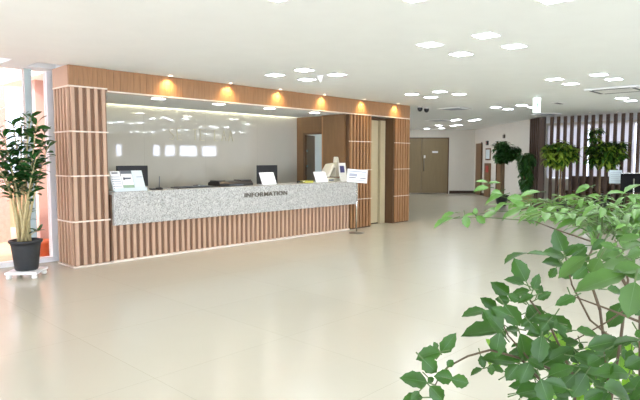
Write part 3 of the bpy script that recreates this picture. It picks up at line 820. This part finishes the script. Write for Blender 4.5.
# ------------------------------------------------------------------ pot trees by the slats
def pot_tree(label, x, y, zlo, zhi, rad, leafm, trunks, n, potm='pot_black', pr=.2, ph=.36, droopy=1.0, heads=None):
    t = thing('pot_tree', label, 'tree', (x, y, 0), 0, 'pot trees by the slats')
    po_ = MB().lathe([(pr * .72, 0), (pr, ph - .03), (pr * 1.06, ph - .03), (pr * 1.06, ph), (pr * .93, ph), (pr * .9, ph - .05)], cap=False).lathe([(0, 0), (pr * .72, 0)], cap=False).build('pot', potm, t)
    MB().lathe([(pr * .92, ph - .045), (0, ph - .03)], cap=False).build('soil', 'soil', po_)
    tk = MB()
    for k in range(trunks):
        a = 2 * PI * k / max(1, trunks) + .4; r = .04 if trunks > 1 else 0
        tk.tube([(r * math.cos(a + s * .5), r * math.sin(a + s * .5), ph - .06 + (zlo + .25 - ph) * s / 5) for s in range(6)], [.032 - .002 * s for s in range(6)], 8)
    hs = heads or [(0, 0, (zlo + zhi) / 2, rad, (zhi - zlo) / 2)]
    fo = MB()
    for hx, hy, hz, hr, hh in hs:
        m = max(8, int(n * hr * hh / sum(q[3] * q[4] for q in hs)))
        for k in range(m):
            d = Vector((rnd(-1, 1), rnd(-1, 1), rnd(-1, 1)))
            if d.length > 1 or d.length < .2: d = d.normalized() * rnd(.55, 1)
            c = Vector((hx + d.x * hr * .82, hy + d.y * hr * .82, hz + d.z * hh * .85))
            if k % 4 == 0: tk.tube([(hx * .4, hy * .4, min(hz, zlo + .2)), tuple(c)], [.01, .004], 5)
            base = rnd(0, 6.28)
            for j in range(5):
                a = base + j * 1.256 + rnd(-.2, .2)
                out = Vector((math.cos(a), math.sin(a), -.35 * droopy + rnd(-.4, .35) + d.z * .3)).normalized()
                L = rnd(.16, .25) * (hr / .4) ** .4
                w = out.cross(Vector((0, 0, 1))).normalized(); nn = w.cross(out).normalized()
                if nn.z < 0: nn = -nn
                fo.cur = 1 if (isinstance(leafm, list) and random.random() < .3) else 0
                fo.leaf(c + out * .01, c + out * L, w, nn, L * rnd(.36, .46), droop=.35, fold=.25, serr=0, shape=2)
    tk.build('trunk', 'bark', t); fo.build('foliage', leafm, t)
    return t


p1 = at(502, 194, 17.5)
pot_tree('dense round headed pot tree with thin stems against the white side wall', p1.x, p1.y, 1.42, 2.08, .33, ['leaf_deep', 'leaf'], 3, 230, ph=.34,
         heads=[(0, 0, 1.76, .30, .33), (.34 * sY, -.34 * cY, 1.66, .22, .27), (.0, .0, 1.54, .26, .2)])
p2 = at(525.5, 190, 16.35)
pot_tree('drooping bushy plant in a tan pot at the screen corner', p2.x, p2.y, .5, 1.7, .26, ['leaf_deep', 'leaf'], 2, 200, potm='pot_tan', pr=.22, ph=.42, droopy=2.2,
         heads=[(0, 0, 1.42, .27, .3), (0, 0, .95, .2, .45)])
p3 = at(560, 190, 14.6)
pot_tree('yellowing umbrella tree with a thin trunk left of the other umbrella tree', p3.x, p3.y, 1.3, 2.1, .5, ['leaf_olive', 'leaf'], 1, 190, pr=.22, ph=.36,
         heads=[(-.05, .04, 1.62, .43, .38), (.0, .30, 1.72, .18, .2), (0, -.27, 1.6, .2, .26)])
pot_tree('taller umbrella tree with a top tuft beside the white sign', 15.75, 4.80, 1.3, 2.3, .5, ['leaf', 'leaf_olive'], 1, 230, pr=.22, ph=.36,
         heads=[(0, -.04, 1.62, .48, .42), (0, .14, 2.1, .2, .26), (0, -.40, 1.7, .28, .28), (0, -.32, 1.35, .18, .25)])

# furniture by the slats
sg = thing('sign_stand', 'pale sheet sign on a dark post beside the taller umbrella tree', 'sign stand', tuple(at(615.5, 178, 13.4)[:2]) + (0,), TH)
zs_ = at(615.5, 183, 13.4).z
MB().box(-.15, .15, -.01, .01, zs_ - .01, zs_ + .31).build('board', 'paper_blue', sg)
for k in range(5): MB().box(-.12, .12 - .05 * (k % 2), -.013, -.0105, zs_ + .05 + k * .05, zs_ + .058 + k * .05).build('print', 'ink_pale', sg)
MB().tube([(0, .02, .02), (0, .02, zs_ + .1)], .018).build('post', 'slat_black', sg); MB().lathe([(.14, 0), (.14, .015), (.03, .03)]).build('base', 'slat_black', sg)
zk = at(630, 173.5, 13.0).z; pk = at(630, 185, 13.0)
db = thing('display_board', 'black display board with a pale top edge on a chrome post', 'board', (pk.x, pk.y, 0), TH)
MB().box(-.22, .24, -.015, .015, zk - .45, zk).build('panel', 'matte_black', db, bevel=.004)
MB().box(-.225, .245, -.018, .018, zk + .001, zk + .018).build('top_edge', 'chrome', db)
MB().tube([(.06, -.045, .03), (.06, -.045, zk - .12)], .022).build('post', 'chrome', db)
MB().lathe([(.17, 0), (.17, .018), (.04, .035)], (.06, -.03, 0)).build('base', 'black', db)
tb = thing('cafe_table', 'dark brown cafe table seen between the slats', 'table', (17.35, 4.5, 0))
MB().box(-.3, .3, -.75, .75, .71, .75).build('top', 'walnut_dark', tb, bevel=.006)
for sx in (-1, 1):
    for sy in (-1, 1): MB().box(sx * .26 - .025, sx * .26 + .025, sy * .7 - .025, sy * .7 + .025, 0, .708).build('leg', 'walnut_dark', tb)


bn = thing('bench', 'long dark brown cafe bench low behind the slats under the windows', 'bench', (18.6, 2.2, 0))
MB().box(-.32, .0, 0, 4.4, .38, .46).build('seat', 'walnut_dark', bn, bevel=.02)
MB().box(.03, .12, 0, 4.4, .38, .92).build('backrest', 'slat_dark', bn, bevel=.02)
MB().box(-.28, .1, .02, 4.38, 0, .378).build('base', 'slat_black', bn)


def chair(label, x, y, rz):
    t = thing('chair', label, 'chair', (x, y, 0), rz, 'chairs by the slats')
    MB().box(-.21, .21, -.21, .21, .42, .48).build('seat', 'black', t, bevel=.02)
    MB().box(-.2, .2, .2, .24, .58, .92).build('backrest', 'walnut_dark', t, bevel=.015)
    for sx in (-1, 1):
        MB().tube([(sx * .18, -.18, 0), (sx * .17, -.17, .42)], .016).build('leg', 'slat_black', t)
        MB().tube([(sx * .18, .2, 0), (sx * .17, .18, .42), (sx * .17, .22, .85)], .016).build('leg', 'slat_black', t)
    return t


chair('dark cafe chair behind the slats, left of the two at the brown table', 16.85, 5.0, PI / 2)
chair('dark cafe chair behind the slats, right of the two at the brown table', 16.85, 4.2, PI / 2)

# ------------------------------------------------------------------ plant in the foreground
fg_loc = at(610, 390, 1.15); fg_loc.z = 0
fg = thing('shrub', 'leafy green shrub filling the lower right foreground', 'plant', fg_loc)
OFF = -fg_loc
MB().lathe([(.16, 0), (.17, .02), (.21, .52), (.22, .55), (.2, .55), (.195, .5)], cap=False).lathe([(0, 0), (.16, 0)], cap=False).build('pot', 'pot_tan', fg)
MB().lathe([(.197, .51), (0, .53)], cap=False).build('soil', 'soil', fg)
FD, FN, FY, FLm = MB(), MB(), MB(), MB()   # dark, near in gloss tone, upper in top-lit tone, inner in backlit tone
TW, TG = MB(), MB()


def traced(mb, bx, by, tx, ty, w, D, dz=None, stalk=True, rat=.5):
    Lpx = math.hypot(tx - bx, ty - by); lm = Lpx * D / FPX
    dd = rnd(-.35, .35) * lm if dz is None else dz * lm
    B = at(bx, by, D); T = at(tx, ty, D + dd)
    a = (T - B); L = a.length; an = a.normalized()
    v = ((B + T) / 2 - CAM).normalized()
    w0 = an.cross(v).normalized(); n0 = w0.cross(an).normalized()
    if n0.dot(v) > 0: n0 = -n0
    wp = w * D / FPX; wt_ = max(wp, L * rat)
    ph = math.acos(max(-1, min(1, wp / wt_)))
    best = None
    for s in (-1, 1):
        n2 = n0 * math.cos(ph) + w0 * math.sin(ph) * s
        if best is None or n2.z > best[1].z: best = (w0 * math.cos(ph) - n0 * math.sin(ph) * s, n2)
    mb.leaf(B + OFF, T + OFF, best[0], best[1], wt_ * 1.04, droop=rnd(.06, .2), fold=rnd(.2, .5), vein=True)
    if stalk:
        TG.tube([B + OFF, B + OFF - an * (.012 + .1 * L) - best[1] * .004], [.0011, .0014], 5)


def crop(mb, ox, oy, D, rows, jit=.06):
    for r in rows:
        bx, by, tx, ty, w = r[:5]
        traced(mb, ox + bx / 5.718, oy + by / 5.714, ox + tx / 5.718, oy + ty / 5.714, w / 5.718, D + rnd(-jit, jit), rat=rnd(.44, .62))


crop(FD, 400, 330, 1.0, [(235, 130, 320, 18, 75), (232, 125, 88, 165, 80), (130, 165, 212, 245, 90), (155, 300, 2, 270, 88), (290, 280, 400, 305, 75),
                          (300, 270, 195, 265, 80), (170, 320, 250, 405, 85), (130, 385, 10, 405, 60), (270, 210, 305, 170, 40), (215, 105, 192, 68, 30), (160, 270, 190, 300, 40), (110, 350, 60, 400, 40)])
crop(FD, 450, 310, 1.08, [(300, 118, 60, 140, 85), (300, 120, 195, 0, 85), (310, -30, 405, 95, 95), (285, 130, 258, 275, 88), (375, 300, 175, 270, 78), (400, 135, 440, 300, 95),
                           (525, 150, 500, 312, 92), (450, -30, 530, 85, 95), (390, 310, 320, 405, 78), (455, 300, 400, 420, 90), (175, 260, 195, 335, 42), (185, 335, 115, 370, 30),
                           (230, 310, 240, 375, 40), (470, 40, 405, 95, 50), (530, 110, 440, 140, 62), (600, 30, 545, 112, 70), (400, 110, 315, 110, 35), (400, 30, 330, 60, 60), (560, 190, 610, 270, 90), (470, 240, 500, 300, 60)])
crop(FD, 450, 250, 1.08, [(435, 180, 365, 45, 92), (425, 195, 310, 165, 45), (475, 225, 510, 135, 50), (335, 255, 235, 185, 76), (265, 330, 175, 275, 60), (205, 345, 65, 375, 50),
                           (500, 255, 525, 200, 40), (455, 230, 345, 260, 45), (340, 290, 258, 280, 52), (500, 280, 580, 240, 45), (480, 260, 385, 300, 42), (330, 370, 240, 330, 60), (230, 400, 190, 350, 60), (400, 290, 330, 250, 50)])
crop(FD, 450, 250, 1.2, [(440, 20, 305, 65, 20), (560, 30, 440, 15, 25), (629, 20, 535, 10, 45), (629, 85, 535, 65, 50)])
crop(FD, 530, 210, 1.02, [(190, 235, 140, 110, 86), (195, 265, 75, 235, 55), (200, 265, 270, 195, 50), (195, 320, 75, 290, 50), (240, 270, 330, 210, 60), (325, 325, 245, 395, 65), (180, 310, 230, 400, 72),
                           (240, 230, 320, 200, 40), (150, 330, 110, 390, 45), (270, 300, 330, 340, 60)])
crop(FN, 530, 210, .78, [(320, 270, 155, 385, 78), (400, 275, 345, 372, 78), (380, 270, 480, 225, 58), (540, 270, 440, 260, 52), (629, 155, 500, 165, 40), (535, 235, 640, 180, 46),
                          (460, 290, 400, 240, 50), (560, 260, 640, 230, 55), (480, 210, 400, 190, 40), (600, 280, 540, 300, 60), (640, 330, 390, 335, 62)])
crop(FN, 530, 270, .66, [(545, 25, 250, 120, 100), (600, 70, 560, 272, 125), (640, -5, 470, 5, 70), (640, 50, 500, -15, 60)], .02)
crop(FD, 530, 270, 1.0, [(250, 150, 145, 200, 55), (230, 140, 250, 190, 40), (535, 185, 445, 335, 92), (120, 265, 245, 355, 85), (265, 345, 390, 370, 50), (440, 110, 530, 130, 45), (0, 300, 60, 370, 50),
                          (629, 225, 600, 260, 40), (610, 340, 640, 390, 50), (100, 300, 60, 350, 60)])
crop(FD, 530, 330, 1.0, [(110, 175, 255, 100, 82), (330, 100, 530, 55, 92), (480, 90, 640, 45, 45), (560, 250, 375, 240, 85), (640, 165, 545, 215, 82), (320, 250, 235, 390, 100), (110, 260, 250, 210, 78),
                          (60, 280, 110, 425, 96), (310, 405, 420, 350, 82), (420, 330, 590, 405, 92), (220, 400, 140, 350, 60), (250, 150, 380, 190, 70), (400, 160, 330, 200, 70), (470, 200, 400, 300, 60), (600, 330, 640, 260, 60)])
crop(FLm, 530, 330, 1.12, [(520, 150, 515, 225, 42), (560, 70, 575, 130, 45), (560, 270, 545, 350, 45), (380, 280, 400, 350, 50), (150, 150, 200, 190, 60), (470, 280, 520, 330, 50), (345, 380, 300, 330, 40),
                            (200, 100, 150, 60, 50), (600, 250, 640, 310, 50), (110, 20, 160, 60, 50)])
crop(FY, 430, 170, 1.6, [(135, 275, 18, 332, 24), (140, 245, 60, 275, 26), (200, 262, 215, 332, 46), (265, 262, 318, 306, 40), (262, 250, 258, 215, 26), (335, 100, 250, 115, 28), (330, 70, 262, 62, 16), (340, 76, 405, 70, 16),
                          (420, 140, 308, 190, 26), (440, 160, 530, 200, 40), (575, 212, 572, 312, 52), (629, 125, 520, 150, 22), (520, 225, 430, 265, 32), (410, 135, 350, 125, 22), (430, 185, 365, 240, 24), (400, 120, 340, 150, 20),
                          (530, 170, 450, 150, 30), (540, 190, 470, 205, 35)])
crop(FY, 530, 170, 1.6, [(340, 95, 258, 130, 34), (340, 95, 300, 90, 24), (330, 150, 405, 175, 14), (440, 140, 560, 125, 18), (540, 130, 640, 78, 22), (560, 150, 640, 165, 22), (440, 150, 425, 190, 16),
                          (100, 205, 150, 302, 62), (5, 205, 20, 310, 60), (20, 130, -60, 150, 22), (390, 280, 440, 300, 42)])

# fronds of the light green upper layer: pinnate sprays held nearly flat
def frond(x0, y0, x1, y1, D0, D1, n, lm, ml, w=.42):
    A = at(x0, y0, D0); B = at(x1, y1, D1)
    rise = Vector((0, 0, .03))
    P = lambda t: A.lerp(B, t) + rise * (4 * t * (1 - t))
    TG.tube([P(k / 6) + OFF for k in range(7)], [.0022 - .0002 * k for k in range(7)], 5)
    ax = (B - A); ax.z = 0; ax.normalize()
    side = Vector((-ax.y, ax.x, 0))
    for k in range(n):
        t = .18 + .82 * k / (n - 1)
        for s in ((-1, 1) if k < n - 1 else (0,)):
            out = (ax * rnd(.45, .9) + side * s * rnd(.7, 1.1) + Vector((0, 0, rnd(-.42, .12)))).normalized()
            if s == 0: out = (ax + Vector((0, 0, rnd(-.3, .1)))).normalized()
            L = lm * rnd(.75, 1.15)
            c = P(t) + OFF
            wv = out.cross(Vector((0, 0, 1))).normalized(); nn = wv.cross(out).normalized()
            if nn.z < 0: nn = -nn
            tw = rnd(-.45, .45); w2 = wv * math.cos(tw) + nn * math.sin(tw); n2 = nn * math.cos(tw) - wv * math.sin(tw)
            ml.leaf(c + out * .006, c + out * (.006 + L), w2, n2, L * rnd(w * .85, w * 1.1), droop=rnd(.2, .5), fold=.22)


for f in [(600, 240, 500, 205, 1.5, 1.75), (600, 238, 520, 197, 1.55, 1.95), (610, 236, 545, 208, 1.5, 1.5), (612, 232, 560, 196, 1.6, 2.0), (615, 236, 585, 206, 1.5, 1.7), (615, 232, 600, 196, 1.6, 2.0),
          (615, 235, 640, 204, 1.5, 1.6), (615, 232, 660, 192, 1.6, 1.9), (600, 244, 575, 222, 1.4, 1.45), (612, 240, 640, 222, 1.4, 1.35), (590, 232, 480, 214, 1.6, 1.7), (605, 234, 530, 216, 1.5, 1.4), (620, 230, 655, 212, 1.4, 1.3),
          (590, 228, 530, 202, 1.7, 2.0), (610, 226, 575, 200, 1.7, 2.0)]:
    frond(*f, 6, .062, FY, .36)
for k in range(14):
    x = rnd(500, 650); y = rnd(196, 224); q = (612 + rnd(-25, 25), rnd(228, 244))
    frond(q[0], q[1], x, y, rnd(1.4, 1.7), rnd(1.35, 2.0), 5, .058, FY, .34)
# leaves coloured as backlit deeper inside the shrub and small ones at random
for k in range(80):
    x = rnd(548, 648); y = rnd(336, 412); a = rnd(0, 6.28); L = rnd(9, 20)
    traced(FLm if k % 2 else FD, x, y, x + L * math.cos(a), y + L * math.sin(a) * .8, L * rnd(.35, .55), rnd(1.1, 1.35))
for k in range(70):
    x = rnd(515, 655); y = rnd(322, 415); a = rnd(-.6, 3.7) if k % 5 else rnd(0, 6.28); L = rnd(16, 30)
    if x < 545 and y < 350: continue
    if y < 338 and x > 560: continue
    traced(FD, x, y, x + L * math.cos(a), y + L * math.sin(a) * .8, L * rnd(.38, .55), rnd(1.0, 1.25))
for k in range(26):
    x = rnd(490, 548); y = rnd(320, 408); a = rnd(0, 6.28); L = rnd(9, 17)
    if x - 480 < (y - 310) * .2: continue
    traced(FLm if k % 4 == 0 else FD, x, y, x + L * math.cos(a), y + L * math.sin(a) * .8, L * rnd(.35, .5), rnd(1.12, 1.3))
for k in range(30):
    x = rnd(585, 650); y = rnd(225, 262); a = rnd(0, 6.28); L = rnd(9, 20)
    traced(FY if k % 2 else FD, x, y, x + L * math.cos(a), y + L * math.sin(a) * .7, L * rnd(.3, .5), rnd(1.0, 1.3))
# woody stems
base = Vector((0, 0, .5))


def stem(pts, r0, r1, mb=TW):
    P = [at(*p) + OFF for p in pts]; n = len(P)
    mb.tube(P, [r0 + (r1 - r0) * k / (n - 1) for k in range(n)], 6)


def root(x, y, D, dx, dy):
    T = at(x, y, D) + OFF; B = Vector((dx, dy, .5))
    TW.tube([B, B.lerp(T, .4) + Vector((dx * .4, dy * .4, .02)), T], [.006, .0042, .0028], 7)


root(620, 345, 1.05, .02, .03); root(575, 380, 1.1, -.05, .02); root(600, 310, 1.1, .0, -.04); root(640, 300, 1.08, -.02, -.05); root(545, 385, 1.08, -.06, -.04)
stem([(449, 366, 1.0), (468, 356, 1.02), (490, 350, 1.05), (520, 358, 1.08), (545, 385, 1.08)], .0016, .0030)
stem([(433, 390, 1.0), (440, 375, 1.0), (449, 366, 1.0)], .0012, .0016)
stem([(534, 221, 1.5), (560, 231, 1.42), (596, 243, 1.3), (612, 262, 1.2), (635, 300, .95)], .0016, .0032)
stem([(440, 219, 1.62), (480, 217, 1.6), (534, 221, 1.5)], .0010, .0016, TG)
stem([(575, 297, 1.0), (608, 309, .98), (640, 322, .95)], .0014, .0028)
stem([(575, 340, 1.05), (607, 322, 1.03), (640, 300, 1.0)], .0012, .002)
stem([(600, 310, 1.1), (585, 265, 1.2), (600, 232, 1.45), (612, 226, 1.6)], .003, .0018)
stem([(620, 345, 1.05), (628, 280, 1.1), (615, 240, 1.3)], .003, .0018)
stem([(524, 290, 1.08), (530, 300, 1.08), (552, 330, 1.08), (575, 380, 1.1)], .0012, .003)
stem([(500, 318, 1.08), (508, 335, 1.08), (530, 360, 1.08), (575, 380, 1.1)], .0012, .0028)
stem([(565, 255, 1.02), (572, 285, 1.02), (590, 320, 1.05), (620, 345, 1.05)], .0012, .0026)
for mb_, nm, m_, lb in ((FD, 'dark_foliage', 'leaf', None), (FN, 'near_foliage', 'leaf_near', 'large near leaves toned paler for their gloss'), (FY, 'upper_foliage', 'leaf_top_lit', 'upper sprays coloured light green as lit from above'), (FLm, 'inner_foliage', 'leaf_backlit', 'inner leaves coloured yellow green as if backlit')):
    o = mb_.build(nm, [m_, 'leaf_vein'], fg)
    if lb: o['label'] = lb
TW.build('stems', 'twig', fg); tag(TG.build('leaf_stalks', 'twig_green', fg), kind='stuff')

# ------------------------------------------------------------------ world, camera, view
W = bpy.data.worlds.new('World'); SC.world = W; W.use_nodes = True
nt = W.node_tree; bg = nt.nodes['Background']
tc = nt.nodes.new('ShaderNodeTexCoord')
dt = nt.nodes.new('ShaderNodeVectorMath'); dt.operation = 'DOT_PRODUCT'; dt.inputs[1].default_value = Vector((-.68, -.70, -.15)).normalized()
nt.links.new(tc.outputs['Generated'], dt.inputs[0])
mr = nt.nodes.new('ShaderNodeMapRange'); mr.inputs['From Min'].default_value = -.4; mr.inputs['From Max'].default_value = .7
mr.inputs['To Min'].default_value = 2.7; mr.inputs['To Max'].default_value = 6.7
nt.links.new(dt.outputs['Value'], mr.inputs['Value'])
nt.links.new(mr.outputs[0], bg.inputs['Strength'])
bg.inputs['Color'].default_value = (.89, .925, 1.15, 1)
L = bpy.data.lights.new('sun', 'SUN'); L.energy = 5; L.angle = .02; L.color = (1, .95, .86)
lo = bpy.data.objects.new('sun', L); COL.objects.link(lo); lo.rotation_euler = Vector((.8, .3, -.8)).to_track_quat('-Z', 'Y').to_euler()

cd = bpy.data.cameras.new('camera'); co = bpy.data.objects.new('camera', cd); COL.objects.link(co)
cd.sensor_width = 36; cd.lens = FPX / 640 * 36; cd.clip_start = .05
rotm = Matrix((RGT, UPV, -FWD)).transposed()
co.matrix_world = Matrix.Translation(CAM) @ rotm.to_4x4()
SC.camera = co
vs = SC.view_settings
SC.display_settings.display_device = 'sRGB'
vs.view_transform = 'Standard'; vs.look = 'None'; vs.gamma = 1; vs.exposure = 0.42
try: vs.use_curve_mapping = False
except Exception: pass
SC.cycles.use_denoising = True
SC.cycles.max_bounces = 8; SC.cycles.diffuse_bounces = 5; SC.cycles.glossy_bounces = 4; SC.cycles.transparent_max_bounces = 12
SC.cycles.sample_clamp_indirect = 8
